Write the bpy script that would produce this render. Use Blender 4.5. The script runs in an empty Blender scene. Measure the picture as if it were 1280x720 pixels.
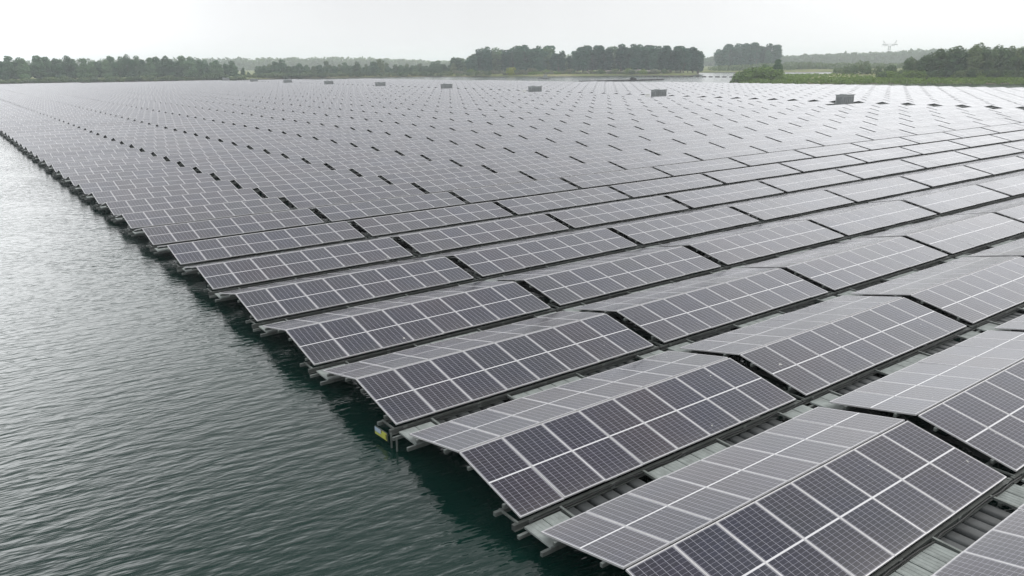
import bpy, bmesh, math, random
from mathutils import Matrix, Vector, noise
import numpy as np
random.seed(7)
rng = np.random.default_rng(5)
SC = bpy.context.scene
COL = SC.collection

# ------------------------------------------------------------------ camera
F_PX, PITCH, ROLL, YAW = 967.40, 0.28202, -0.01019, 0.63403
CAM = Vector((-7.188, -11.572, 8.103))
fw = Vector((math.sin(YAW)*math.cos(PITCH), math.cos(YAW)*math.cos(PITCH), -math.sin(PITCH)))
rt0 = fw.cross(Vector((0, 0, 1))).normalized(); up0 = rt0.cross(fw)
rt = math.cos(ROLL)*rt0 + math.sin(ROLL)*up0
up = -math.sin(ROLL)*rt0 + math.cos(ROLL)*up0
cam_d = bpy.data.cameras.new('camera'); cam = bpy.data.objects.new('camera', cam_d); COL.objects.link(cam)
M = Matrix((rt, up, -fw)).transposed().to_4x4(); M.translation = CAM
cam.matrix_world = M
cam_d.sensor_width = 36; cam_d.lens = 36*F_PX/1280
cam_d.clip_start = .1; cam_d.clip_end = 20000
SC.camera = cam

def view(x, y, z):
    """picture position (1280 wide) of a point, only used to pick how much detail a raft gets"""
    d = Vector((x, y, z)) - CAM
    dz = d.dot(fw)
    if dz < .5: return None
    return 640 + F_PX*d.dot(rt)/dz, 360 - F_PX*d.dot(up)/dz, dz

# ------------------------------------------------------------------ helpers
def tag(o, label=None, cat=None, group=None, kind=None):
    if label: o['label'] = label
    if cat: o['category'] = cat
    if group: o['group'] = group
    if kind: o['kind'] = kind
    return o

def link(name, me, parent=None, loc=(0, 0, 0), rz=0.0):
    o = bpy.data.objects.new(name, me); COL.objects.link(o)
    o.location = loc; o.rotation_euler = (0, 0, rz)
    if parent: o.parent = parent
    return o

class MB:
    def __init__(s): s.v = []; s.f = []; s.m = []; s.uv = []
    def quad(s, pts, mi=0, uv=None):
        b = len(s.v); s.v += [tuple(p) for p in pts]; s.f.append(tuple(range(b, b+len(pts)))); s.m.append(mi)
        s.uv.append(uv or [(0, 0)]*len(pts))
    def box(s, x0, x1, y0, y1, z0, z1, mi=0):
        P = [(x, y, z) for z in (z0, z1) for y in (y0, y1) for x in (x0, x1)]
        for q in ((0, 2, 3, 1), (4, 5, 7, 6), (0, 1, 5, 4), (1, 3, 7, 5), (3, 2, 6, 7), (2, 0, 4, 6)):
            s.quad([P[i] for i in q], mi)
    def bar(s, a, b, w, h, mi=0, updir=(0, 0, 1)):
        a = Vector(a); b = Vector(b); d = (b-a).normalized()
        u = Vector(updir)
        if abs(d.dot(u)) > .95: u = Vector((1, 0, 0))
        sx = d.cross(u).normalized()*w/2; sz = sx.cross(d).normalized()*h/2
        P = [a-sx-sz, a+sx-sz, a+sx+sz, a-sx+sz, b-sx-sz, b+sx-sz, b+sx+sz, b-sx+sz]
        for q in ((0, 3, 2, 1), (4, 5, 6, 7), (0, 1, 5, 4), (1, 2, 6, 5), (2, 3, 7, 6), (3, 0, 4, 7)):
            s.quad([P[i] for i in q], mi)
    def mesh(s, name, mats, uv=False, smooth=False):
        me = bpy.data.meshes.new(name); me.from_pydata(s.v, [], s.f)
        for m in mats: me.materials.append(m)
        if len(mats) > 1: me.polygons.foreach_set('material_index', s.m)
        if uv:
            l = me.uv_layers.new(name='UVMap')
            l.data.foreach_set('uv', [c for f in s.uv for p in f for c in p])
        if smooth: me.polygons.foreach_set('use_smooth', [True]*len(me.polygons))
        me.update(); return me

# ------------------------------------------------------------------ materials
def newmat(name):
    m = bpy.data.materials.new(name); m.use_nodes = True
    nt = m.node_tree; nt.nodes.clear()
    out = nt.nodes.new('ShaderNodeOutputMaterial')
    b = nt.nodes.new('ShaderNodeBsdfPrincipled'); nt.links.new(b.outputs[0], out.inputs[0])
    return m, nt, b, out
def N(nt, t, **k):
    n = nt.nodes.new(t)
    for a, v in k.items(): setattr(n, a, v)
    return n
def setin(nt, sock, v):
    if isinstance(v, bpy.types.NodeSocket): nt.links.new(v, sock)
    elif v is not None: sock.default_value = v
def math_(nt, op, a, b=None, c=None):
    n = N(nt, 'ShaderNodeMath', operation=op)
    setin(nt, n.inputs[0], a); setin(nt, n.inputs[1], b)
    if c is not None: setin(nt, n.inputs[2], c)
    return n.outputs[0]
def ramp(nt, fac, stops):
    r = N(nt, 'ShaderNodeValToRGB'); nt.links.new(fac, r.inputs[0])
    el = r.color_ramp.elements
    while len(el) < len(stops): el.new(.5)
    for e, (p, c) in zip(el, stops): e.position = p; e.color = (*c, 1)
    return r.outputs[0]
def mixc(nt, f, a, b, typ='MIX'):
    n = N(nt, 'ShaderNodeMix', data_type='RGBA', blend_type=typ)
    setin(nt, n.inputs[0], f)
    for s, v in ((n.inputs[6], a), (n.inputs[7], b)):
        if isinstance(v, tuple): s.default_value = (*v, 1)
        else: nt.links.new(v, s)
    return n.outputs[2]
def noise_(nt, vec, scale, detail=3, rough=.55):
    n = N(nt, 'ShaderNodeTexNoise'); n.inputs['Scale'].default_value = scale
    n.inputs['Detail'].default_value = detail; n.inputs['Roughness'].default_value = rough
    if vec is not None: nt.links.new(vec, n.inputs['Vector'])
    return n.outputs[0]

def simple(name, col, rough=.6, metal=0., var=.25, scale=3.):
    m, nt, b, o = newmat(name)
    tc = N(nt, 'ShaderNodeTexCoord'); oi = N(nt, 'ShaderNodeObjectInfo')
    ad = N(nt, 'ShaderNodeVectorMath', operation='ADD'); nt.links.new(tc.outputs['Object'], ad.inputs[0]); nt.links.new(oi.outputs['Location'], ad.inputs[1])
    n = noise_(nt, ad.outputs[0], scale, 5, .65)
    lo = tuple(c*(1-var) for c in col); hi = tuple(min(1, c*(1+var)) for c in col)
    nt.links.new(ramp(nt, n, [(.3, lo), (.7, hi)]), b.inputs['Base Color'])
    b.inputs['Roughness'].default_value = rough; b.inputs['Metallic'].default_value = metal
    return m

# solar glass: cells, busbar gaps, white mid strip and the aluminium frame, u = one module per unit, v = 0..1 up the module
def panel_material():
    m, nt, b, out = newmat('solar_glass')
    uv = N(nt, 'ShaderNodeUVMap'); sp = N(nt, 'ShaderNodeSeparateXYZ'); nt.links.new(uv.outputs[0], sp.inputs[0])
    u, v = sp.outputs[0], sp.outputs[1]
    iu = math_(nt, 'FLOOR', u); fu = math_(nt, 'SUBTRACT', u, iu)
    au = math_(nt, 'ABSOLUTE', math_(nt, 'SUBTRACT', fu, .5))
    av = math_(nt, 'ABSOLUTE', math_(nt, 'SUBTRACT', v, .5))
    frame = math_(nt, 'MAXIMUM', math_(nt, 'GREATER_THAN', au, .5-.0125), math_(nt, 'GREATER_THAN', av, .5-.0085))
    # cells
    cu = math_(nt, 'FRACT', math_(nt, 'MULTIPLY', math_(nt, 'SUBTRACT', fu, .038), 6/.924))
    lu = math_(nt, 'GREATER_THAN', math_(nt, 'ABSOLUTE', math_(nt, 'SUBTRACT', cu, .5)), .5-.027)
    cv = math_(nt, 'FRACT', math_(nt, 'MULTIPLY', math_(nt, 'SUBTRACT', av, .0085), 12/.4745))
    lv = math_(nt, 'GREATER_THAN', math_(nt, 'ABSOLUTE', math_(nt, 'SUBTRACT', cv, .5)), .5-.030)
    strip = math_(nt, 'LESS_THAN', av, .0078)
    edge = math_(nt, 'MAXIMUM', math_(nt, 'GREATER_THAN', au, .473), math_(nt, 'GREATER_THAN', av, .487))
    wn = N(nt, 'ShaderNodeTexWhiteNoise', noise_dimensions='1D'); nt.links.new(math_(nt, 'ADD', iu, .37), wn.inputs['W'])
    tint = ramp(nt, wn.outputs[0], [(0, (.006, .008, .021)), (.2, (.010, .0085, .018)), (.45, (.014, .0105, .017)), (.62, (.008, .0098, .016)), (.8, (.008, .009, .021)), (1, (.0105, .009, .016))])
    geo = N(nt, 'ShaderNodeNewGeometry')
    # slow drift of the coating's colour across neighbouring modules, and cell to cell scatter
    blot = noise_(nt, geo.outputs['Position'], .55, 3, .6)
    tint = mixc(nt, math_(nt, 'MINIMUM', math_(nt, 'MAXIMUM', math_(nt, 'MULTIPLY_ADD', blot, 2.4, -1.0), 0.), .7), tint, (.0055, .0085, .030))
    blot2 = noise_(nt, geo.outputs['Position'], .33, 2, .5)
    tint = mixc(nt, math_(nt, 'MINIMUM', math_(nt, 'MAXIMUM', math_(nt, 'MULTIPLY_ADD', blot2, 2.2, -1.05), 0.), .7), tint, (.024, .0125, .019))
    cw = N(nt, 'ShaderNodeTexWhiteNoise', noise_dimensions='2D'); cx = N(nt, 'ShaderNodeCombineXYZ')
    nt.links.new(math_(nt, 'FLOOR', math_(nt, 'MULTIPLY', u, 6.0)), cx.inputs[0]); nt.links.new(math_(nt, 'FLOOR', math_(nt, 'MULTIPLY', v, 24.0)), cx.inputs[1]); nt.links.new(cx.outputs[0], cw.inputs['Vector'])
    tint = mixc(nt, math_(nt, 'MULTIPLY', cw.outputs[0], .35), tint, (.004, .004, .008))
    # rain-washed dust gathered at the lower edge and odd bird marks
    low = math_(nt, 'MULTIPLY', math_(nt, 'POWER', math_(nt, 'SUBTRACT', 1.0, v), 9.0), noise_(nt, geo.outputs['Position'], 3.2, 4, .7))
    tint = mixc(nt, math_(nt, 'MULTIPLY', low, .30), tint, (.20, .19, .17))
    dirt = noise_(nt, geo.outputs['Position'], 1.1, 4, .6)
    tint = mixc(nt, math_(nt, 'MULTIPLY', math_(nt, 'SUBTRACT', dirt, .35), .05), tint, (.16, .15, .14))
    c = mixc(nt, math_(nt, 'MULTIPLY', lv, .85), tint, (.22, .22, .27))
    c = mixc(nt, math_(nt, 'MULTIPLY', lu, .75), c, (.34, .34, .38))
    bird = math_(nt, 'GREATER_THAN', noise_(nt, geo.outputs['Position'], 5.5, 2, .4), .785)
    c = mixc(nt, math_(nt, 'MULTIPLY', edge, .5), c, (.5, .5, .52))
    c = mixc(nt, math_(nt, 'MULTIPLY', strip, .9), c, (.62, .62, .63))
    c = mixc(nt, math_(nt, 'MULTIPLY', bird, .6), c, (.5, .5, .46))
    nt.links.new(c, b.inputs['Base Color'])
    b.inputs['Specular Tint'].default_value = (.93, .965, 1, 1)
    r = ramp(nt, wn.outputs[0], [(0, (.13,)*3), (1, (.20,)*3)])
    nt.links.new(r, b.inputs['Roughness'])
    b.inputs['IOR'].default_value = 1.5
    fr = N(nt, 'ShaderNodeBsdfPrincipled')
    fr.inputs['Base Color'].default_value = (.49, .49, .50, 1); fr.inputs['Metallic'].default_value = .35; fr.inputs['Roughness'].default_value = .5
    mx = N(nt, 'ShaderNodeMixShader'); nt.links.new(frame, mx.inputs[0]); nt.links.new(b.outputs[0], mx.inputs[1]); nt.links.new(fr.outputs[0], mx.inputs[2])
    nt.links.new(mx.outputs[0], out.inputs[0])
    return m
GLASS = panel_material()
ALU = simple('aluminium_frame', (.50, .50, .51), .45, .35, .08)
BACKSHEET = simple('module_back', (.014, .015, .016), .6)  # underside kept near black; shade beneath the panels is put into the colour
GALV = simple('galvanised_steel', (.125, .14, .132), .55, .35, .35, 5.)
RAILD = simple('fascia_steel', (.055, .062, .058), .6, .3, .4, 4.)
STEEL_DARK = simple('dark_steel', (.022, .026, .025), .7, .2, .35, 4.)  # mottled dark steel for support frames, plinths and winch box
PLATE = simple('walkway_plate', (.21, .235, .225), .75, 0., .28, 4.)
FLOAT = simple('float_plastic', (.036, .041, .042), .55, 0., .35, 3.)
CABLE_COL = (.010, .010, .011)
BLACK = simple('black_rubber', (.012, .013, .013), .6)

# ------------------------------------------------------------------ one raft
PITCH_Y, PITCH_X = 4.569, 8.573
PW, PSTEP, NP = 1.012, 1.021, 8
RIDGE_Z, LOW_Z, SH, RG = .872, .45, 1.963, .030
ALPHA = math.atan2(RIDGE_Z-LOW_Z, SH); SL = math.hypot(SH, RIDGE_Z-LOW_Z)
ca, sa = math.cos(ALPHA), math.sin(ALPHA)
WID = PSTEP*7+PW

def slope_pt(x, t, n):   # front slope, t down from ridge, n along normal, origin at ridge edge top
    return (x, -t*ca - n*sa, -t*sa + n*ca)

def panel_mesh(k):
    m = MB(); T = .035; r = .012; dz = -.003
    c = [(0, 0), (PW, 0), (PW, SL), (0, SL)]
    i_ = [(r, r*.8), (PW-r, r*.8), (PW-r, SL-r*.8), (r, SL-r*.8)]
    uvf = lambda p: (k + .001 + .998*p[0]/PW, 1-p[1]/SL)
    top = [slope_pt(*p, 0) for p in c]; inn = [slope_pt(*p, 0) for p in i_]; rec = [slope_pt(*p, dz) for p in i_]; bot = [slope_pt(*p, -T) for p in c]
    for a in range(4):
        b2 = (a+1) % 4
        m.quad([top[b2], top[a], inn[a], inn[b2]], 1)
        m.quad([inn[b2], inn[a], rec[a], rec[b2]], 1)
        m.quad([top[a], top[b2], bot[b2], bot[a]], 1)
    m.quad([rec[3], rec[2], rec[1], rec[0]], 0, [uvf(i_[3]), uvf(i_[2]), uvf(i_[1]), uvf(i_[0])])
    m.quad([bot[0], bot[1], bot[2], bot[3]], 2)
    return m.mesh('solar_panel', [GLASS, ALU, BACKSHEET], uv=True)
PANELS = [panel_mesh(k) for k in range(64)]

def one(fn, name, mats, smooth=False):
    m = MB(); fn(m); return m.mesh(name, mats, smooth=smooth)
def purlin_mesh(t):      # C-profile under the modules, pokes out at the ends
    def f(m):
        a = slope_pt(-.07, t, -.075); b_ = slope_pt(WID+.07, t, -.075)
        m.bar(a, b_, .055, .07)
    return one(f, 'purlin', [GALV])
PURLIN = [purlin_mesh(.42), purlin_mesh(1.58)]
def frame_fn(m):         # triangular support with a post under the ridge
    for s in (-1, 1):
        m.bar((0, s*.05, RIDGE_Z-.16), (0, s*1.90, LOW_Z-.12), .05, .07)
        m.bar((0, s*1.88, LOW_Z-.12), (0, s*1.88, .26), .05, .05)
        m.bar((0, s*.9, RIDGE_Z-.36), (0, s*.35, .25), .04, .04)
    m.bar((0, 0, RIDGE_Z-.14), (0, 0, .24), .06, .06)
    m.bar((0, -2.0, .215), (0, 2.0, .215), .06, .07)
TRUSS = one(frame_fn, 'support_frame', [STEEL_DARK])
RAILX0, RAILX1 = -.20, 8.33
RAIL_IN = one(lambda m: m.bar((-.19, -1.46, .30), (8.34, -1.46, .30), .07, .08), 'rail', [GALV])
RAIL_FASCIA = one(lambda m: (m.bar((-.17, -1.995, .295), (8.36, -1.995, .295), .075, .11), m.bar((-.17, -2.04, .245), (8.36, -2.04, .245), .05, .012)), 'rail', [RAILD])
RAIL_WALK = one(lambda m: m.bar((-.21, -2.20, .225), (.86, -2.20, .225), .06, .07), 'rail', [GALV])
RAIL_WALK_END = one(lambda m: m.bar((7.42, -2.20, .225), (8.32, -2.20, .225), .06, .07), 'rail', [GALV])
RAIL_OUT = one(lambda m: m.bar((-.19, -2.82, .225), (8.34, -2.82, .225), .06, .08), 'rail', [GALV])
CROSSBAR = one(lambda m: m.bar((0, -2.0, .325), (0, -2.84, .29), .05, .05), 'crossbar', [GALV])
ENDBAR = one(lambda m: m.bar((0, -1.44, .345), (0, -2.0, .345), .04, .035), 'crossbar', [GALV])
def plate_fn(m):
    m.box(0, .40, -2.84, -2.10, .262, .30)
    for i in range(4): m.box(.025+i*.095, .095+i*.095, -2.82, -2.12, .3005, .3035)
PLATE_M = one(plate_fn, 'walkway_plate', [PLATE])
def float_mesh():        # rounded ribbed block
    bm = bmesh.new(); bmesh.ops.create_cube(bm, size=1)
    bmesh.ops.scale(bm, vec=(.31, 1.25, .34), verts=bm.verts)
    bmesh.ops.bevel(bm, geom=bm.edges[:], offset=.085, segments=3, affect='EDGES', profile=.6)
    bmesh.ops.translate(bm, vec=(0, -2.45, .06), verts=bm.verts)
    me = bpy.data.meshes.new('float'); bm.to_mesh(me); bm.free(); me.materials.append(FLOAT)
    me.polygons.foreach_set('use_smooth', [True]*len(me.polygons)); return me
FLOAT_M = float_mesh()
def under_fn(m):         # long hull float under each leg of the raft
    m.box(-.0, 8.2, 1.35, 1.95, -.12, .17); m.box(-.0, 8.2, -1.42, -.75, -.12, .17)
HULL = [one(lambda m: m.box(.9, 7.3, 1.45, 1.95, -.12, .17), 'long_float', [FLOAT]), one(lambda m: m.box(.9, 7.3, -1.35, -.85, -.12, .17), 'long_float', [FLOAT])]
def cable_mesh(seed):
    r = random.Random(seed); m = MB(); p = Vector((.1, -2.10, .335))
    while p.x < 8.2:
        q = Vector((p.x+r.uniform(.3, .5), -2.085+r.uniform(-.02, .02), .325+r.uniform(-.02, .03))); m.bar(p, q, .022, .022); p = q
    return m.mesh('cable', [BLACK])
CABLES = [cable_mesh(i) for i in range(4)]
CLAMP = one(lambda m: [m.box(x-.05, x+.05, -2.045, -2.036, .24, .36) for x in (.1,)], 'clamp', [GALV])
FLX = [1.06+.335*i for i in range(6)] + [5.46+.335*i for i in range(6)]
PLX = [.0, .42] + [3.08+.425*i for i in range(5)] + [7.46+.425*i for i in range(2)]
CBX = [.88, 3.02, 5.24, 7.40]
JOINT = one(lambda m: (m.box(-.21, .20, -2.66, -2.2, .10, .20),), 'raft_coupler', [STEEL_DARK])

def base_of(x, y):
    return (x, y, 0)
AISLE_UNIT, AISLE_W = 15, 3.1
def unit_x(u): return u*PITCH_X + (AISLE_W if u >= AISLE_UNIT else 0)

BOX_ROWS = [15 + 10*i for i in range(9)]      # y = 70 + 45.7 i
def in_field(u, k):
    if k < -2: return False
    x = unit_x(u)+WID/2; y = k*PITCH_Y
    if u > 25: return False
    if u == 14 and (k+0) in [b for b in BOX_ROWS]: return False
    # far edge of the field, stepped like the moored blocks
    lim = 466 if x < 60 else 452 if x < 125 else 430 if x < 165 else 405 if x < 200 else 372
    if x > 203: lim = 300 if x < 212 else 236
    if x > 221: lim = 205
    if y > lim: return False
    return True

ORD = ['', 'first', 'second', 'third', 'fourth', 'fifth', 'sixth', 'seventh', 'eighth', 'ninth', 'tenth', 'eleventh', 'twelfth', 'thirteenth', 'fourteenth', 'fifteenth', 'sixteenth', 'seventeenth', 'eighteenth', 'nineteenth']
def ordinal(n):
    if n < 20: return ORD[n]
    tens = {2: 'twent', 3: 'thirt', 4: 'fort', 5: 'fift', 6: 'sixt', 7: 'sevent', 8: 'eight', 9: 'ninet'}[n//10]
    return tens+'ieth' if n % 10 == 0 else tens+'y-'+ORD[n % 10]

cells = []
for k in range(-2, 104):
    for u in range(0, 26):
        if not in_field(u, k): continue
        x0 = unit_x(u); y = k*PITCH_Y
        ps = [view(x0+dx, y+dy, .6) for dx in (0, WID/2, WID) for dy in (-2, 2)]
        vis = any(q and -5 < q[0] < 1285 and -5 < q[1] < 722 for q in ps)
        c = view(x0+WID/2, y, .6); near = (Vector((x0+WID/2, y, .6))-CAM).length
        cells.append((near if vis else near+1e4 if k <= 2 and u <= 2 else near+400, u, k))
cells.sort()
NIND = 300
indiv = [c for c in cells[:NIND] if c[0] < 9e3]
rest = [c for c in cells[NIND:] if c[0] < 9e3]

GROUP_R = 'tent-shaped solar panel rafts of the floating farm'
def raft_label(u, k):
    if (u, k) == (0, -2): return 'solar panel raft cut off by the bottom right corner of the photo'
    if (u, k) == (0, -1): return 'nearest whole tent-shaped raft of dark solar panels, cut by the bottom edge'
    if (u, k) == (0, 0): return 'tent-shaped raft of dark solar panels with steel rail ends over green water, second row'
    if (u, k) == (0, 1): return 'tent-shaped solar raft with the blue and yellow marker board at its corner'
    row = ordinal(k+2)
    if u == 0: return f'grey solar panel raft at the open water edge, {row} row back from the bottom'
    tone = 'dark grey' if u*8.6+k*4.6 < 40 else 'grey' if u < 6 else 'pale grey'
    return f'{tone} solar panel raft, {ordinal(u+1)} from the open water in the {row} row back'

def build_raft(u, k, lod):
    x0 = unit_x(u)
    r = link('solar_raft', None, loc=(x0, k*PITCH_Y, 0))
    r.empty_display_size = .2
    rnd = random.Random(u*1000+k)
    r.rotation_euler = (rnd.uniform(-.005, .005), 0, rnd.uniform(-.0006, .0006))
    r.location.z = rnd.uniform(-.008, .008); r.location.x += rnd.uniform(-.025, .025)
    tag(r, raft_label(u, k), 'solar raft', GROUP_R)
    hue = rnd.randrange(64)
    for i in range(NP):
        for side in (0, 1):
            me = PANELS[(hue + rnd.choice((0, 0, 1, 5, rnd.randrange(64)))) % 64]
            if side == 0: o = link('solar_panel', me, r, (i*PSTEP, -RG, RIDGE_Z))
            else: o = link('solar_panel', me, r, (i*PSTEP+PW, RG, RIDGE_Z), math.pi)
            o.rotation_euler.x = rnd.uniform(-.004, .004)
    for me in PURLIN:
        link('purlin', me, r, (0, -RG, RIDGE_Z))
        if lod < 2: link('purlin', me, r, (WID, RG, RIDGE_Z), math.pi)
    link('rail', RAIL_FASCIA, r)
    link('rail', RAIL_WALK, r)
    if lod < 2: link('rail', RAIL_WALK_END, r)
    link('long_float', HULL[0], r); link('long_float', HULL[1], r)
    if lod == 2 and u > 0: return r
    for me in (RAIL_IN, RAIL_OUT): link('rail', me, r)
    for x in (.75, 2.4, 4.08, 5.8, 7.45): link('support_frame', TRUSS, r, (x, 0, 0))
    if lod == 2:
        link('crossbar', ENDBAR, r, (-.06, 0, 0)); link('walkway_plate', PLATE_M, r, (0, 0, 0)); return r
    link('crossbar', ENDBAR, r, (-.06, 0, 0)); link('crossbar', ENDBAR, r, (8.28, 0, 0))
    link('cable', rnd.choice(CABLES), r)
    for x in (.1, 2.1, 4.1, 6.1, 8.0): link('clamp', CLAMP, r, (x, 0, 0))
    for x in CBX: link('crossbar', CROSSBAR, r, (x, 0, 0))
    for x in PLX: link('walkway_plate', PLATE_M, r, (x, 0, rnd.uniform(-.004, .004)))
    for x in FLX: link('float', FLOAT_M, r, (x, rnd.uniform(-.03, .03), rnd.uniform(-.015, .015)))
    return r
for dist, u, k in indiv:
    build_raft(u, k, 0 if dist < 48 else 2)

# the far rafts, past the three hundred that show largest: one mass
mb = MB()
def far_raft(mb, u, k):
    rnd = random.Random(u*917+k*31)
    x0 = unit_x(u)+rnd.uniform(-.03, .03); y = k*PITCH_Y; K = rnd.randrange(0, 400)*8
    tz = rnd.uniform(-.01, .01); th = rnd.uniform(-.008, .008)
    for s in (-1, 1):
        a = (x0, y+s*RG, RIDGE_Z+tz); b = (x0+WID, y+s*RG, RIDGE_Z+tz)
        lz = LOW_Z+tz+s*th
        c = (x0+WID, y+s*(RG+SH), lz); d = (x0, y+s*(RG+SH), lz)
        uv = [(K+.001, 1), (K+7.999, 1), (K+7.999, 0), (K+.001, 0)]
        if s < 0: mb.quad([d, c, b, a], 0, [uv[3], uv[2], uv[1], uv[0]])
        else: mb.quad([a, b, c, d], 0, uv)
        dn = lambda p: (p[0], p[1], p[2]-.035)
        mb.quad([dn(a), dn(b), dn(c), dn(d)][::(1 if s < 0 else -1)], 2)
        mb.quad([c, d, dn(d), dn(c)], 1); mb.quad([b, c, dn(c), dn(b)], 1); mb.quad([d, a, dn(a), dn(d)], 1)
    mb.box(x0-.15, x0+WID+.15, y-2.03, y-1.96, .24, .35, 3)
    mb.box(x0+.9, x0+WID-1.2, y-3.05, y-1.9, -.1, .2, 4)
    mb.box(x0-.1, x0+WID+.1, y-2.8, y-2.2, .22, .26, 3)
for dist, u, k in rest: far_raft(mb, u, k)
tag(link('distant_solar_rafts', mb.mesh('distant_solar_rafts', [GLASS, ALU, BACKSHEET, GALV, FLOAT], uv=True)),
    'countless distant rows of pale solar panel rafts stretching to the far shore', 'solar rafts', kind='stuff')

# ------------------------------------------------------------------ marker board on the corner rail of the raft
BLUE = simple('marker_blue', (.34, .42, .52), .5, 0, .15); YEL = simple('marker_yellow', (.40, .42, .07), .5, 0, .15)
WHITE = simple('white_paint', (.78, .78, .76), .5, 0, .06)
mbd = link('marker_board', None, loc=(-.27, 4.569-2.02, .0)); mbd.rotation_euler = (0, 0, math.radians(4))
tag(mbd, 'small blue and yellow marker board hung on the rail end above the water', 'sign')
link('backing_board', one(lambda m: m.box(0, .02, -.015, .51, .13, .318), 'backing_board', [RAILD]), mbd)
link('blue_field', one(lambda m: m.quad([(-.003, .505, .20), (-.003, .25, .20), (-.003, .25, .31), (-.003, .505, .31)]), 'blue_field', [BLUE]), mbd)
link('yellow_field', one(lambda m: (m.quad([(-.003, .245, .135), (-.003, -.01, .135), (-.003, -.01, .31), (-.003, .245, .31)]), m.quad([(-.003, .505, .135), (-.003, .25, .135), (-.003, .25, .195), (-.003, .505, .195)])), 'yellow_field', [YEL]), mbd)
link('black_mark', one(lambda m: (m.quad([(-.006, .04, .16), (-.006, .0, .16), (-.006, .0, .28), (-.006, .04, .28)]), m.quad([(-.006, .225, .25), (-.006, .20, .25), (-.006, .20, .32), (-.006, .225, .32)])), 'black_mark', [BLACK]), mbd)
for y in (-.12, -.34):
    link('mounting_post', one(lambda m: m.bar((.04, y, .36), (.04, y, -.35), .03, .03), 'mounting_post', [GALV]), mbd)

# ------------------------------------------------------------------ inverter stations in the aisle
CAB = simple('station_grey', (.27, .29, .29), .55, .1, .2, 2.)
CAB_D = simple('station_louvre', (.095, .10, .105), .6, .1, .2, 2.)
def station(i, k):
    y = k*PITCH_Y
    L, D, H = 3.5, 1.5, 2.05
    s = link('inverter_station', None, loc=(unit_x(14)+WID-2.2, y-.3, 0))
    where = ['nearest, in front of the green reedy spit', 'second, with a white cabinet just before it', 'third along the aisle', 'fourth along the aisle', 'fifth along the aisle', 'sixth along the aisle', 'seventh along the aisle', 'tiny, eighth along the aisle', 'tiniest, last one before the far wood'][i]
    tag(s, 'grey louvred inverter station, '+where, 'inverter station', 'inverter stations standing in the aisle of the solar farm')
    link('pontoon', one(lambda m: m.box(-.5, L+.5, -.9, D+.7, -.1, .26), 'pontoon', [FLOAT]), s)
    link('cabinet_body', one(lambda m: m.box(0, L, 0, D, .36, H), 'cabinet_body', [CAB]), s)
    link('plinth', one(lambda m: (m.box(-.05, L+.05, -.05, D+.05, .262, .358),), 'plinth', [STEEL_DARK]), s)
    link('roof', one(lambda m: (m.box(-.12, L+.12, -.12, D+.12, H+.002, H+.10), m.box(.6, 1.6, .4, 1.2, H+.102, H+.22)), 'roof', [CAB]), s)
    n = 5
    for j in range(n):
        def door(m, j=j):
            a = .06+j*(L-.12)/n; b = a+(L-.12)/n-.06
            m.box(a, b, -.04, -.003, .45, H-.12)
            for q in range(7): m.box(a+.08, b-.08, -.062, -.042, .58+q*.17, .66+q*.17, 1)
        link('louvred_door', one(door, 'louvred_door', [CAB, CAB_D]), s)
    def side(m):
        m.box(-.04, -.003, .15, D-.15, .45, H-.12)
        for q in range(7): m.box(-.062, -.042, .25, D-.25, .58+q*.17, .66+q*.17, 1)
    link('side_louvre', one(side, 'side_louvre', [CAB, CAB_D]), s)
for i, k in enumerate(BOX_ROWS): station(i, k)
for i, (k, lb) in enumerate([(25, 'small white cabinet beside the second grey inverter station'), (35, 'small white cabinet beside the third grey inverter station')]):
    def cabf(m):
        m.box(0, .9, 0, .6, .3, 1.25); m.box(-.05, .95, -.05, .65, 1.252, 1.30)
    o = link('white_cabinet', None, loc=(unit_x(14)+WID-4.4, k*PITCH_Y+.3, 0)); tag(o, lb, 'cabinet')
    link('cabinet_body', one(cabf, 'cabinet_body', [WHITE]), o)
    link('cabinet_float', one(lambda m: m.box(-.3, 1.2, -.4, 1.0, -.1, .295), 'cabinet_float', [FLOAT]), o)
# black slabs at each row end, standing in for the shaded aisle gaps
for n_, k in enumerate(range(6, 60)):
    if k in BOX_ROWS: continue
    def gap_slab(m):
        m.box(0, AISLE_W-.5, -2.9, -1.9, -.1, .24)
        m.box(.1, AISLE_W-.6, -2.75, -2.05, .242, .27)
    if n_ == 0: GAP_SLAB = one(gap_slab, 'aisle_shade_slab', [BLACK])
    try: GAP_SLAB
    except NameError: GAP_SLAB = one(gap_slab, 'aisle_shade_slab', [BLACK])
    o = link('aisle_shade_slab', GAP_SLAB, loc=(unit_x(14)+WID+.25, k*PITCH_Y, 0))
    tag(o, 'low black slab standing for the shaded aisle gap between two blocks of solar rafts', 'pontoon', 'black shade slabs along the aisle of the solar farm')

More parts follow.
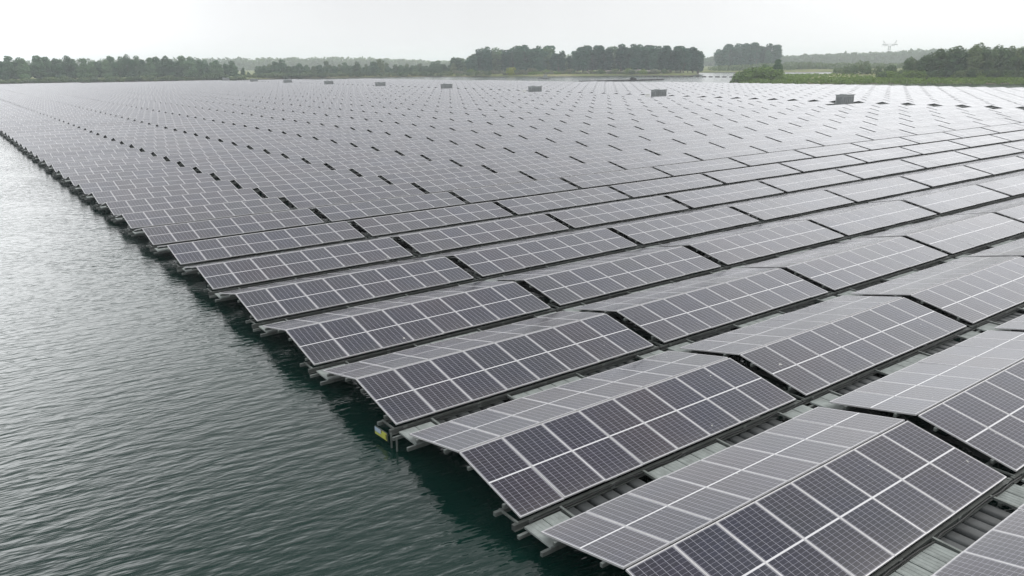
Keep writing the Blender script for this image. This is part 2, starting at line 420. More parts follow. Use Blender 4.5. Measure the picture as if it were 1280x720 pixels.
# ------------------------------------------------------------------ water
def water_material():
    m, nt, b, out = newmat('lake_water')
    b.inputs['Base Color'].default_value = (.0028, .0180, .0140, 1)
    b.inputs['IOR'].default_value = 1.333; b.inputs['Roughness'].default_value = .055
    geo = N(nt, 'ShaderNodeNewGeometry')
    mp = N(nt, 'ShaderNodeMapping'); nt.links.new(geo.outputs['Position'], mp.inputs[0])
    mp.vector_type = 'TEXTURE'; mp.inputs['Rotation'].default_value = (0, 0, math.radians(-10)); mp.inputs['Scale'].default_value = (2.9, 1.0, 1)
    n1 = noise_(nt, mp.outputs[0], 5.2, 2, .5)
    mp2 = N(nt, 'ShaderNodeMapping'); nt.links.new(geo.outputs['Position'], mp2.inputs[0])
    mp2.vector_type = 'TEXTURE'; mp2.inputs['Rotation'].default_value = (0, 0, math.radians(-4)); mp2.inputs['Scale'].default_value = (2.4, 1.0, 1)
    n2 = noise_(nt, mp2.outputs[0], 2.1, 2, .5)
    sx = N(nt, 'ShaderNodeSeparateXYZ'); nt.links.new(geo.outputs['Position'], sx.inputs[0])
    far = math_(nt, 'MINIMUM', math_(nt, 'MAXIMUM', math_(nt, 'MULTIPLY_ADD', sx.outputs[0], .0125, -2.3), 0.0), 1.0)   # open, wind-ruffled water east of the farm
    nt.links.new(math_(nt, 'MULTIPLY_ADD', far, .13, .055), b.inputs['Roughness'])
    big = noise_(nt, geo.outputs['Position'], .07, 4, .6)
    amp = math_(nt, 'MULTIPLY_ADD', big, 2.0, .05)
    h = math_(nt, 'ADD', math_(nt, 'MULTIPLY', n1, .033), math_(nt, 'MULTIPLY', n2, .030))
    h = math_(nt, 'MULTIPLY', h, amp)
    bp = N(nt, 'ShaderNodeBump'); bp.inputs['Distance'].default_value = 1.0; bp.inputs['Strength'].default_value = 1.0
    nt.links.new(h, bp.inputs['Height']); nt.links.new(bp.outputs[0], b.inputs['Normal'])
    return m
EXT = 3300
w = MB(); w.quad([(-EXT, -EXT, 0), (EXT, -EXT, 0), (EXT, EXT, 0), (-EXT, EXT, 0)])
tag(link('lake_water', w.mesh('lake_water', [water_material()])), kind='structure')

# ------------------------------------------------------------------ land
LAKE = [(-900, -900), (-900, 600), (-300, 580), (-60, 545), (20, 517), (100, 507), (150, 500), (190, 508), (231, 499), (277, 460), (301, 406),
        (336, 367), (358, 347), (374, 320), (404, 337), (470, 398), (498, 375), (508, 344), (521, 316), (427, 253), (395, 242), (368, 248),
        (317, 227), (269, 201), (249, 190), (241, 177), (249, 158), (264, 138), (286, 102), (312, 70), (340, 20), (360, -80), (380, -900)]
def lake_sd(P):
    n = len(LAKE); A = np.array(LAKE, float); B = np.roll(A, -1, 0)
    best = np.full(len(P), 1e9); ins = np.zeros(len(P), bool)
    for a, b in zip(A, B):
        d = b-a; t = np.clip(((P-a)@d)/(d@d), 0, 1)
        best = np.minimum(best, np.hypot(*(P-a-t[:, None]*d).T))
        c = (a[1] > P[:, 1]) != (b[1] > P[:, 1])
        with np.errstate(divide='ignore', invalid='ignore'):
            xi = a[0]+(P[:, 1]-a[1])*d[0]/(d[1] if d[1] else 1e-9)
        ins ^= c & (P[:, 0] < xi)
    return np.where(ins, -best, best)   # negative in water
def land_height(P):
    sd = lake_sd(P)
    n = np.array([noise.noise(Vector((x*.03, y*.03, 0)))*.5+noise.noise(Vector((x*.12, y*.12, 3)))*.25 for x, y in P])
    h = np.where(sd < 0, np.maximum(sd*.15, -1.2), np.minimum(sd*.24, 1.1)+np.clip(sd-4, 0, 30)/30*.7+np.minimum(sd, 20)/20*n*.7)
    return h + np.where(np.abs(sd) < 4, n*.25, 0)
def axis(lo, hi, step, far):
    a = list(np.arange(lo, hi+.1, step)); d = step; v = lo; left = []
    while v > -far: d *= 1.35; v -= d; left.append(max(v, -far))
    v = hi; d = step; right = []
    while v < far: d *= 1.35; v += d; right.append(min(v, far))
    return left[::-1]+a+right
ax = axis(-140, 600, 4.0, EXT-2); ay = axis(-40, 640, 4.0, EXT-2)
X, Y = np.meshgrid(ax, ay); P = np.c_[X.ravel(), Y.ravel()]
H = land_height(P)
nx = len(ax)
keep = H > -.6
faces = []
Hm = (H > -.5).reshape(X.shape)
any_ = Hm[:-1, :-1] | Hm[1:, :-1] | Hm[:-1, 1:] | Hm[1:, 1:]
for j, i in zip(*np.nonzero(any_)):
    q = j*nx+i; faces.append((q, q+1, q+nx+1, q+nx))
used = sorted({i for f in faces for i in f}); rm = {o: n for n, o in enumerate(used)}
me = bpy.data.meshes.new('land'); me.from_pydata([(P[i, 0], P[i, 1], H[i]) for i in used], [], [tuple(rm[i] for i in f) for f in faces])
me.polygons.foreach_set('use_smooth', [True]*len(me.polygons))
def land_material():
    m, nt, b, out = newmat('meadow_ground')
    geo = N(nt, 'ShaderNodeNewGeometry'); sp = N(nt, 'ShaderNodeSeparateXYZ'); nt.links.new(geo.outputs['Position'], sp.inputs[0])
    a = noise_(nt, geo.outputs['Position'], .035, 5, .6); d = noise_(nt, geo.outputs['Position'], .6, 5, .7)
    g = ramp(nt, a, [(.32, (.10, .14, .045)), (.5, (.17, .20, .065)), (.62, (.27, .27, .11)), (.72, (.38, .34, .22))])
    g2 = mixc(nt, .5, g, ramp(nt, d, [(.3, (.03, .045, .015)), (.7, (.14, .16, .06))]))
    bank = math_(nt, 'LESS_THAN', math_(nt, 'ADD', sp.outputs[2], math_(nt, 'MULTIPLY', d, .5)), .55)
    nt.links.new(mixc(nt, bank, g2, ramp(nt, a, [(.4, (.045, .042, .034)), (.6, (.16, .14, .11))])), b.inputs['Base Color'])
    b.inputs['Roughness'].default_value = .95; b.inputs['Specular IOR Level'].default_value = .1
    return m
me.materials.append(land_material())
tag(link('land', me), kind='structure')

def height_at(x, y): return float(land_height(np.array([[x, y]], float))[0])

# ------------------------------------------------------------------ foliage
def leaf_mat(name, stops, trans=.22):
    m, nt, b, out = newmat(name)
    oi = N(nt, 'ShaderNodeObjectInfo'); geo = N(nt, 'ShaderNodeNewGeometry')
    n = noise_(nt, geo.outputs['Position'], .45, 3, .6)
    f = math_(nt, 'ADD', math_(nt, 'MULTIPLY', n, .7), math_(nt, 'MULTIPLY', oi.outputs['Random'], .45))
    f = math_(nt, 'SUBTRACT', f, .08)
    nt.links.new(ramp(nt, f, [(.2+.6*i/(len(stops)-1), c) for i, c in enumerate(stops)]), b.inputs['Base Color'])
    b.inputs['Roughness'].default_value = .8; b.inputs['Specular IOR Level'].default_value = .2
    tr = N(nt, 'ShaderNodeBsdfTranslucent'); tr.inputs[0].default_value = (.08, .12, .03, 1)
    mx = N(nt, 'ShaderNodeMixShader'); mx.inputs[0].default_value = trans
    nt.links.new(b.outputs[0], mx.inputs[1]); nt.links.new(tr.outputs[0], mx.inputs[2]); nt.links.new(mx.outputs[0], out.inputs[0])
    return m
LF_WILLOW = leaf_mat('leaves_grey_green', [(.042, .10, .055), (.085, .17, .09), (.15, .25, .125)])
LF_POPLAR = leaf_mat('leaves_poplar', [(.022, .075, .055), (.045, .125, .088), (.080, .18, .115)])
LF_OAK = leaf_mat('leaves_mixed', [(.050, .105, .048), (.105, .17, .075), (.19, .25, .11)])
LF_SHRUB = leaf_mat('leaves_shrub', [(.09, .17, .03), (.15, .25, .05), (.23, .32, .08)])
LF_LIME = leaf_mat('leaves_yellow_green', [(.20, .24, .02), (.28, .33, .03), (.34, .38, .05)])
LF_PALE = leaf_mat('leaves_pale_grey', [(.12, .14, .09), (.17, .19, .12), (.20, .22, .15)])
BARK = simple('bark', (.10, .085, .065), .9, 0, .35, 4)

def crown_mesh(name, blobs, leaf, n, mat, seed, solid=.0):
    r = np.random.default_rng(seed)
    B = np.array(blobs, float)     # x y z rx ry rz
    wt = (B[:, 3]*B[:, 4]+B[:, 3]*B[:, 5]); wt /= wt.sum()
    idx = r.choice(len(B), n, p=wt)
    d = r.normal(size=(n, 3)); d /= np.linalg.norm(d, axis=1)[:, None]
    rad = 1 - np.abs(r.normal(0, .16, n)); rad = np.clip(rad, .3, 1.12)
    c = B[idx, :3] + d*B[idx, 3:]*rad[:, None]
    # leaf clump orientation: roughly facing outwards with scatter
    nn = d + r.normal(0, .55, (n, 3)); nn /= np.linalg.norm(nn, axis=1)[:, None]
    t = np.cross(nn, r.normal(size=(n, 3))); t /= np.linalg.norm(t, axis=1)[:, None]
    bt = np.cross(nn, t)
    s = leaf*r.uniform(.6, 1.35, n)[:, None]
    a = r.uniform(.55, 1.0, (n, 1))
    v = np.stack([c-t*s, c-bt*s*a*.6+t*s*.1, c+t*s, c+bt*s*a*.75-t*s*.15], 1).reshape(-1, 3)
    me = bpy.data.meshes.new(name)
    me.from_pydata(v.tolist(), [], [(4*i, 4*i+1, 4*i+2, 4*i+3) for i in range(n)])
    me.materials.append(mat); return me
def trunk_mesh(h, r0, limbs, seed):
    rr = random.Random(seed); bm = bmesh.new()
    def taper(a, b, ra, rb, seg=6):
        a = Vector(a); b = Vector(b); d = (b-a).normalized()
        u = d.cross(Vector((.3, .9, .1))).normalized(); w_ = d.cross(u)
        A = [bm.verts.new(a+(u*math.cos(t)+w_*math.sin(t))*ra) for t in [2*math.pi*i/seg for i in range(seg)]]
        Bv = [bm.verts.new(b+(u*math.cos(t)+w_*math.sin(t))*rb) for t in [2*math.pi*i/seg for i in range(seg)]]
        for i in range(seg): bm.faces.new((A[i], A[(i+1) % seg], Bv[(i+1) % seg], Bv[i]))
    p = Vector((0, 0, -.5)); n = 5; r_ = r0
    for i in range(n):
        q = Vector((rr.uniform(-.03, .03)*h, rr.uniform(-.03, .03)*h, h*.88*(i+1)/n)); taper(p, q, r_, r_*.72); p = q; r_ *= .72
        if i >= 1:
            for _ in range(limbs):
                an = rr.uniform(0, 6.28); L = h*rr.uniform(.15, .27)
                taper(q, q+Vector((math.cos(an)*L*.7, math.sin(an)*L*.7, L*.75)), r_*.55, r_*.12, 5)
    me = bpy.data.meshes.new('trunk'); bm.to_mesh(me); bm.free(); me.materials.append(BARK); return me

def tree_protos(kind, n):
    out = []
    for s in range(n):
        r = random.Random(hash(kind) % 1 + s*13 + len(kind)*101)
        bl = []
        if kind == 'poplar':        # unit height 10, narrow dense columns side by side
            for i in range(3):
                x = r.uniform(-1.2, 1.2); y = r.uniform(-1.0, 1.0); top = r.uniform(8.7, 9.7)
                for z in np.arange(1.6, top-.7, 1.15):
                    w_ = 1.25*(1-.35*abs(z/10-.45)*2)*r.uniform(.8, 1.1)
                    bl.append((x+r.uniform(-.25, .25), y+r.uniform(-.25, .25), z+.3, w_, w_, .95))
            me = crown_mesh('crown', bl, .33, 2600, LF_POPLAR, s)
        elif kind == 'willow':
            for i in range(11):
                an = r.uniform(0, 6.28); z = r.uniform(1.8, 8.6); R = (2.3 if z < 6 else 1.5)*r.uniform(.3, .95)
                q = r.uniform(.9, 1.7)*(1.1 if z < 6 else .8)
                bl.append((math.cos(an)*R, math.sin(an)*R, z, q, q, q*r.uniform(.7, 1.0)))
            bl.append((r.uniform(-.6, .6), 0, 8.3, 1.15, 1.15, 1.3))
            bl.append((0, 0, 2.0, 2.3, 2.3, 1.6)); bl.append((0, 0, 5.0, 2.1, 2.1, 2.9))
            me = crown_mesh('crown', bl, .38, 2400, LF_WILLOW, s)
        elif kind == 'mixed':
            for i in range(12):
                an = r.uniform(0, 6.28); z = r.uniform(1.5, 8.0); R = 2.1*(1-z/13)*r.uniform(.3, 1)
                q = r.uniform(.8, 1.5)*(1.15-z/20)
                bl.append((math.cos(an)*R, math.sin(an)*R, z, q, q, q))
            bl.append((r.uniform(-.8, .8), 0, 8.2, 1.0, 1.0, 1.4)); bl.append((0, 0, 4.5, 1.7, 1.7, 3.0)); bl.append((0, 0, 1.6, 2.3, 2.3, 1.5))
            me = crown_mesh('crown', bl, .32, 2600, LF_OAK, s)
        out.append((me, trunk_mesh(8.6, .22, 2, s)))
    return out
PROTO = {k: tree_protos(k, n) for k, n in (('poplar', 6), ('willow', 7), ('mixed', 7))}
def place_tree(kind, x, y, h, wide, label, group, cat='tree', name='tree', rnd=random):
    crown, trunk = rnd.choice(PROTO[kind])
    z = max(height_at(x, y), 0)
    s = (h-z)/10
    t = link(name, None, loc=(x, y, z), rz=rnd.uniform(0, 6.28)); t.empty_display_size = 1
    t.scale = (s*wide, s*wide, s)
    tag(t, label, cat, group)
    link('crown', crown, t); link('trunk', trunk, t)
    return t

LEFT = [(19, 533, 15.6), (24, 540, 13.8), (30, 546, 14.8), (32, 532, 12.8), (35, 539, 16.1), (41, 545, 15.2), (43, 531, 14.6), (50, 537, 16.3), (55, 544, 15.6), (59, 529, 14.5), (65, 536, 16.0), (70, 542, 14.1), (73, 527, 14.4), (78, 534, 12.8), (83, 540, 13.0), (84, 526, 13.4), (89, 532, 15.9), (95, 538, 15.5), (97, 523, 16.5), (102, 530, 15.8), (107, 536, 13.4), (108, 521, 14.7), (114, 527, 15.3), (120, 533, 15.8), (121, 518, 13.6), (125, 524, 12.7), (131, 530, 15.8), (132, 515, 15.1), (138, 521, 13.1), (143, 527, 11.8), (144, 512, 11.4), (150, 518, 10.4), (156, 523, 9.9), (157, 510, 9.5), (163, 514, 7.7), (168, 519, 5.0)]
MID = [(182, 534, 8.1), (186, 538, 8.6), (192, 545, 9.7), (190, 528, 11.3), (197, 534, 12.4), (205, 540, 7.9), (202, 524, 6.7), (208, 530, 10.0), (216, 536, 8.9), (214, 519, 8.2), (221, 525, 8.8), (229, 530, 11.6), (227, 514, 8.1), (234, 519, 9.2), (241, 525, 10.3), (242, 510, 10.8), (246, 514, 8.5), (254, 519, 9.0), (253, 505, 10.6), (259, 507, 12.6), (267, 512, 10.0), (267, 498, 8.8), (272, 500, 8.2), (280, 505, 9.3), (278, 491, 7.5), (284, 494, 9.2), (292, 498, 7.4), (290, 485, 10.2), (295, 487, 10.8), (303, 491, 8.5), (302, 477, 9.0), (306, 480, 13.0), (314, 485, 12.4), (312, 471, 13.4)]
POP = [(303, 455, 14.9), (311, 459, 18.4), (319, 464, 20.2), (311, 446, 20.3), (320, 450, 20.7), (328, 454, 20.0), (320, 436, 17.4), (328, 441, 19.7), (336, 445, 20.7), (328, 427, 20.5), (336, 432, 21.2), (344, 436, 21.1), (335, 418, 19.8), (344, 422, 20.4), (352, 426, 20.0), (343, 409, 17.9), (351, 413, 13.1), (359, 417, 13.1), (349, 401, 16.7), (357, 405, 19.3), (365, 408, 18.6), (355, 392, 19.8), (363, 396, 19.4), (372, 399, 20.6), (362, 383, 19.6), (370, 386, 20.3), (378, 390, 20.1), (368, 374, 20.2), (376, 377, 20.0), (385, 380, 20.4), (374, 364, 19.7), (382, 367, 20.4), (391, 370, 20.2), (379, 355, 19.8), (388, 358, 19.9), (396, 360, 19.8), (385, 345, 19.6), (393, 348, 18.9), (402, 351, 19.5), (390, 338, 18.1), (399, 338, 18.2), (407, 341, 17.2)]
GROVE_N = len(POP)
GROVE = [(574, 466, 21.6), (584, 470, 24.0), (594, 472, 24.8), (581, 455, 24.0), (592, 458, 24.6), (603, 460, 24.8), (587, 444, 24.8), (597, 447, 24.2), (608, 450, 23.0), (593, 438, 17.5)]
RIGHT = [(286, 140, 8.9), (293, 142, 9.2), (300, 143, 8.3), (288, 135, 10.0), (295, 137, 10.6), (303, 138, 11.2), (291, 131, 11.9), (298, 132, 11.7), (305, 133, 12.6), (293, 126, 12.8), (300, 127, 11.6), (307, 128, 12.2), (295, 121, 13.2), (302, 122, 13.8), (309, 123, 12.4), (297, 116, 11.7), (304, 117, 13.1), (312, 118, 12.0), (299, 111, 12.4), (306, 112, 11.6), (314, 113, 12.2), (301, 106, 12.6), (308, 107, 11.8), (316, 107, 12.4), (303, 100, 11.6), (311, 100, 12.5)]
rt_ = random.Random(3)
gl = ('grey-green tree in the wood along the far shore behind the farm corner', 'trees of the wood at the far corner of the farm')
for x, y, h in LEFT: place_tree('willow', x+rt_.uniform(-1, 1), y, h, rt_.uniform(1.0, 1.25), *gl, rnd=rt_)
for i in range(26):   # deeper rows of the same wood, and its end outside the frame
    x = 8+i*6.2; place_tree('willow', x, 552-.14*x+rt_.uniform(-3, 6), rt_.uniform(10.5, 13.5), 1.15, *gl, rnd=rt_)
for x, y, h in ((10, 535, 15), (2, 540, 16), (-6, 543, 14.5), (-15, 548, 15.5)): place_tree('willow', x, y, h, 1, *gl, rnd=rt_)
gm = ('low dark green tree in the loose row between the two woods', 'low trees along the middle of the far shore')
for x, y, h in MID: place_tree(rt_.choice(('willow', 'willow', 'mixed')), x, y, h*1.04, rt_.uniform(1.4, 1.95), *gm, rnd=rt_)
for i in range(34): place_tree('willow', 182+i*3.8, 538-i*1.7+rt_.uniform(-3, 4), rt_.uniform(6.8, 8.8), 1.9, *gm, rnd=rt_)
gp = ('tall poplar in the dense dark wood behind the gravel shore', 'poplars of the tall wood')
for x, y, h in POP: place_tree(rt_.choice(('poplar', 'poplar', 'poplar', 'willow')), x+3, y+4, h*rt_.uniform(.93, 1.04), rt_.uniform(1.4, 1.85), *gp, rnd=rt_)
for i in range(24): place_tree('poplar', 322+i*4.1, 462-i*4.9+rt_.uniform(-2, 2), rt_.uniform(12, 15), 1.4, *gp, rnd=rt_)
gg = ('tall poplar in the separate round grove beyond the inlet', 'poplars of the separate grove')
for x, y, h in GROVE: place_tree('poplar', x+9+(x-590)*.5, y-8, h, 1.75, *gg, rnd=rt_)
gr_ = ('brownish green tree in the wood on the reedy spit', 'trees of the wood on the spit')
for x, y, h in RIGHT: place_tree('mixed', x, y, h*1.03, rt_.uniform(1.15, 1.5), *gr_, rnd=rt_)
for i in range(20): place_tree('mixed', 299+i*1.1, 140-i*2.4, rt_.uniform(8, 10.5), 1.3, *gr_, rnd=rt_)

# shrubs
def shrub_protos():
    out = {}
    for nm, mat in (('green', LF_SHRUB), ('dark', LF_OAK), ('lime', LF_LIME), ('pale', LF_PALE)):
        L = []
        for s in range(3):
            r = random.Random(s*7+len(nm)); bl = []
            for i in range(8):
                an = r.uniform(0, 6.28); R = r.uniform(0, 1.1); q = r.uniform(.45, .8)
                bl.append((math.cos(an)*R, math.sin(an)*R, r.uniform(.3, 1.5), q, q, q))
            L.append(crown_mesh('shrub', bl, .15, 700, mat, s+40))
        out[nm] = L
    return out
SHR = shrub_protos()
def shrub(x, y, h, wide, label, group=None, colr='green', name='shrub'):
    z = max(height_at(x, y), 0)-.1
    o = link(name, rt_.choice(SHR[colr]), loc=(x, y, z), rz=rt_.uniform(0, 6.28))
    s = h/2.1; o.scale = (s*wide, s*wide, s); tag(o, label, 'shrub', group); return o
t = place_tree('willow', 257, 175, 9.2, 1.15, 'slender tree, taller of the two standing on the spit tip', None, name='tree', rnd=rt_)
t = place_tree('willow', 254, 178.5, 7.4, 1.3, 'slender tree, lower of the two standing on the spit tip', None, name='tree', rnd=rt_)
gs = 'shrubs growing on the tip of the spit'
for i, (x, y, h, w_) in enumerate([(253, 178, 4.4, 1.3), (250, 184, 4.2, 1.4), (254, 183, 4.6, 1.3), (257, 180, 4.8, 1.2), (252, 181, 3.0, 1.3), (248, 183, 3.4, 1.2), (249, 187, 2.6, 1.4), (246.5, 180, 2.6, 1.3), (253, 172, 3.6, 1.2), (251, 176, 3.0, 1.4), (256, 186, 3.2, 1.3), (262, 192, 2.5, 1.5)]):
    shrub(x, y, h*1.15, w_*1.25, 'leafy green shrub crowded on the tip of the reedy spit', gs)
gs2 = 'dark bushes in the meadow behind the spit'
for x, y, h, w_ in [(338, 191, 5.3, .9), (343, 190, 6.4, .8), (340, 186, 4.9, 1.), (346, 198, 4.2, 1.2), (342, 182, 4.2, 1.1), (341, 177, 3.5, 1.2), (352, 205, 3.2, 1.4), (288, 148, 5.0, 1.0), (285, 143, 4.2, 1.2), (333, 172, 3.4, 1.3), (322, 165, 3.4, 1.3), (348, 170, 3.8, 1.2), (360, 213, 3, 1.5)]:
    shrub(x, y, h, w_, 'dark round bush in the green meadow behind the spit', gs2, 'dark')
shrub(305, 411.5, 5.2, 1.25, 'bright yellow-green bush at the foot of the poplar wood', None, 'lime')
gs3 = 'pale scrub along the gravel shore'
for i in range(34):
    f = i/33; x = 292+f*80+rt_.uniform(-2, 2); y = 455-f*118+rt_.uniform(-2, 3)
    if lake_sd(np.array([[x, y]], float))[0] < 3: x += 9; y += 8
    shrub(x, y, rt_.uniform(2.0, 4.2), rt_.uniform(1.2, 2.2), 'pale grey-green scrub bush along the gravelly shore under the poplars', gs3, rt_.choice(('pale', 'pale', 'green', 'dark')))
SHORE2 = [(300, 414), (318, 394), (338, 374), (361, 354), (377, 328)]
for i in range(44):
    f = i/43*3.999; q = int(f); a_, b_ = SHORE2[q], SHORE2[q+1]; g_ = f-q
    shrub(a_[0]+(b_[0]-a_[0])*g_+3+rt_.uniform(-1, 3), a_[1]+(b_[1]-a_[1])*g_+2+rt_.uniform(-1, 3), rt_.uniform(1.1, 2.6), rt_.uniform(1.5, 2.6), 'pale grey-green scrub bush along the gravelly shore under the poplars', gs3, rt_.choice(('pale', 'pale', 'pale', 'green')))
gs4 = 'undergrowth bushes at the foot of the far woods'
for i in range(90):
    f = i/89; x = 4+f*292; y = 519-.13*x if x < 160 else 509-(x-180)*.14 if x < 235 else 499-(x-235)*.86 if x < 277 else 463-(x-277)*2.1
    shrub(x, y+.5+rt_.uniform(0, 3), rt_.uniform(2.2, 4.), rt_.uniform(1.4, 2.2), 'dark undergrowth bush at the waterline of the far woods', gs4, 'dark')
gs5 = 'bushes at the foot of the wood on the spit'
for i in range(26):
    f = i/25; x = 277+f*24+rt_.uniform(-2, 2); y = 141-f*44+rt_.uniform(-2, 2)
    shrub(x+3, y+3, rt_.uniform(1.8, 3.4), rt_.uniform(1.2, 1.8), 'leafy bush at the foot of the brownish wood on the spit', gs5, rt_.choice(('dark', 'green')))

# reeds: a mass nobody could count
def tuft_field(name, pts, hgt, mat, label, seed, wid=.35):
    r = np.random.default_rng(seed); n = len(pts)
    pts = np.array(pts, float); z = np.maximum(land_height(pts), -.1)
    v = []; f = []
    an = r.uniform(0, math.pi, n); hh = hgt*r.uniform(.5, 1.25, n); w_ = wid*r.uniform(.6, 1.5, n); ln = r.normal(0, .15, (n, 2))
    for i in range(n):
        x, y = pts[i]; dx, dy = math.cos(an[i])*w_[i], math.sin(an[i])*w_[i]
        b = len(v)
        v += [(x-dx, y-dy, z[i]-.1), (x+dx, y+dy, z[i]-.1), (x+dx*.7+ln[i, 0], y+dy*.7+ln[i, 1], z[i]+hh[i]*.8), (x+ln[i, 0], y+ln[i, 1], z[i]+hh[i]), (x-dx*.8+ln[i, 0], y-dy*.8, z[i]+hh[i]*.7)]
        f.append((b, b+1, b+2, b+3, b+4))
    me = bpy.data.meshes.new(name); me.from_pydata(v, [], f); me.materials.append(mat)
    tag(link(name, me), label, 'reeds', kind='stuff')
REED = leaf_mat('reed_leaves', [(.13, .22, .04), (.22, .32, .06), (.36, .41, .12)], .35)
cand = np.c_[rng.uniform(236, 345, 60000), rng.uniform(40, 235, 60000)]
sd = lake_sd(cand); pr = np.exp(-np.maximum(sd, 0)/9.)
cand = cand[(sd > -.3) & (rng.uniform(size=len(sd)) < pr)][:13000]
tuft_field('reeds', cand, .75, REED, 'green and straw-coloured reeds fringing the spit', 1, .5)

# gravel mounds on the middle shore
GRAV = simple('gravel_heap', (.34, .29, .28), .9, 0, .3, .8)
for i, (x, y, sx, h) in enumerate([(366, 362, 9, 2.2), (356, 371, 7, 1.8), (348, 381, 6, 1.4), (374, 352, 8, 1.6)]):
    bm = bmesh.new(); bmesh.ops.create_icosphere(bm, subdivisions=4, radius=1)
    for v in bm.verts:
        nz = noise.noise(v.co*2.1+Vector((i*7, 0, 0)))*.28
        v.co = Vector((v.co.x*sx*(1+nz), v.co.y*sx*.55*(1+nz), max(v.co.z, -.2)*h*(1+nz*1.6)))
    me = bpy.data.meshes.new('gravel_heap'); bm.to_mesh(me); bm.free(); me.materials.append(GRAV)
    o = link('gravel_heap', me, loc=(x, y, max(height_at(x, y), 0)), rz=-.9)
    tag(o, 'low pinkish grey gravel heap on the middle of the far shore', 'gravel heap', 'gravel heaps on the far shore')

# distant belts of trees, far enough to read as one mass each
def belt(name, a, b, tops, depth, mat, label, seed, leaf=2.6, n=9000):
    r = random.Random(seed); bl = []
    a = Vector(a); b = Vector(b); L = (b-a).length; m = int(L/8)
    for i in range(m):
        f = i/(m-1); p = a.lerp(b, f)
        j = f*(len(tops)-1); q = int(min(j, len(tops)-2)); h = tops[q]+(tops[q+1]-tops[q])*(j-q)
        h *= r.uniform(.86, 1.06)
        for dlt in (0, .5):
            x = p.x+r.uniform(-4, 4); y = p.y+dlt*depth+r.uniform(-3, 3)
            bl.append((x, y, h*.62, 8, 8, h*.38)); bl.append((x, y, h*.28, 8, 8, h*.32))
    me = crown_mesh(name, bl, leaf, n, mat, seed)
    tag(link(name, me), label, 'wood', kind='stuff')
belt('distant_wood', (395, 1290), (1090, 980), [19, 22, 21, 19, 14, 20, 22, 22, 21, 20], 40, LF_OAK, 'hazy far-off wood showing above the low trees of the far shore', 5, n=30000)
belt('distant_wood', (900, 760), (1420, 480), [14, 17, 19, 15, 17, 19, 18, 21, 23, 24, 23, 24, 24, 22], 40, LF_OAK, 'hazy blue far-off wood under the electricity pylon', 8, n=26000)
belt('distant_scrub', (500, 400), (640, 260), [5, 6.5, 7, 8, 6, 5.5, 6.5, 8, 7], 14, LF_OAK, 'dark scrub on the far bank of the inlet', 9, leaf=.9, n=16000)
belt('distant_wood', (-900, 900), (420, 1285), [18, 20, 19, 22], 40, LF_OAK, 'hazy far-off wood beyond the corner of the farm', 11, n=26000)

# ------------------------------------------------------------------ pylon
PYL = simple('pylon_steel', (.07, .075, .08), .6, .2)
py = link('electricity_pylon', None, loc=(1311, 705, .5), rz=math.radians(-62)); tag(py, 'lattice electricity pylon with wide crossarm rising over the hazy wood', 'pylon')
def pyl_body(m):
    H = 30
    lv = [0, 6, 11, 15.5, 19.5, 23, 26.5, H]
    wd = lambda z: 4.6-(4.6-1.5)*min(z/24, 1)
    for s1 in (-1, 1):
        for s2 in (-1, 1):
            for a, b in zip(lv, lv[1:]): m.bar((s1*wd(a), s2*wd(a), a), (s1*wd(b), s2*wd(b), b), .75, .75)
    for a, b in zip(lv, lv[1:]):
        for s in (-1, 1):
            m.bar((-wd(a), s*wd(a), a), (wd(b), s*wd(b), b), .3, .3); m.bar((wd(a), s*wd(a), a), (-wd(b), s*wd(b), b), .3, .3)
            m.bar((s*wd(a), -wd(a), a), (s*wd(b), wd(b), b), .3, .3); m.bar((s*wd(a), wd(a), a), (s*wd(b), -wd(b), b), .3, .3)
def pyl_arm(m):
    for s in (-1, 1):
        m.bar((0, s*1.0, 30), (-12, 0, 32.2), .5, .5); m.bar((0, s*1.0, 30), (12, 0, 32.2), .5, .5)
        m.bar((0, s*1.0, 33), (-12, 0, 32.4), .45, .45); m.bar((0, s*1.0, 33), (12, 0, 32.4), .45, .45)
    for x in (-10, -8, -6, -4, 4, 6, 8, 10):
        z0 = 30+abs(x)/12*2.2; m.bar((x, 0, z0), (x*.8, 0, 32.9), .3, .3); m.bar((x, 0, z0), (x*1.15, 0, 32.6), .3, .3)
def peak(sx):
    def f(m):
        m.bar((sx*6, .8, 32.5), (sx*10, 0, 39), .4, .4); m.bar((sx*9, -.8, 32.5), (sx*10, 0, 39), .4, .4); m.bar((sx*7.5, 0, 35), (sx*9.5, 0, 35.5), .3, .3)
    return f
link('lattice_mast', one(pyl_body, 'lattice_mast', [PYL]), py); link('crossarm', one(pyl_arm, 'crossarm', [PYL]), py)
link('wire_peak', one(peak(-1), 'wire_peak', [PYL]), py); link('wire_peak', one(peak(1), 'wire_peak', [PYL]), py)
for x in (-11.5, -7, 7, 11.5):
    link('insulator', one(lambda m: [m.bar((x, 0, 31.8-q*.6), (x, 0, 31.5-q*.6), .5, .5) for q in range(6)], 'insulator', [PYL]), py)

# ------------------------------------------------------------------ things on the far water
wk = link('floating_walkway', None, loc=(236, 252.6, 0), rz=math.atan2(-3, 40)); tag(wk, 'long low dark floating walkway on the pale water beyond the solar rows', 'walkway')
link('deck', one(lambda m: m.box(-10, 38, -1.3, 1.3, .05, .62), 'deck', [BLACK]), wk)
for i in range(9): link('edge_float', one(lambda m: m.box(.6+i*4.2, 3.4+i*4.2, -1.6, -1.32, -.1, .36), 'edge_float', [FLOAT]), wk)
link('winch_box', one(lambda m: (m.box(19, 21.5, -.8, .8, .622, 1.3), m.box(19.3, 20.4, -.5, .5, 1.302, 1.6)), 'winch_box', [STEEL_DARK]), wk)
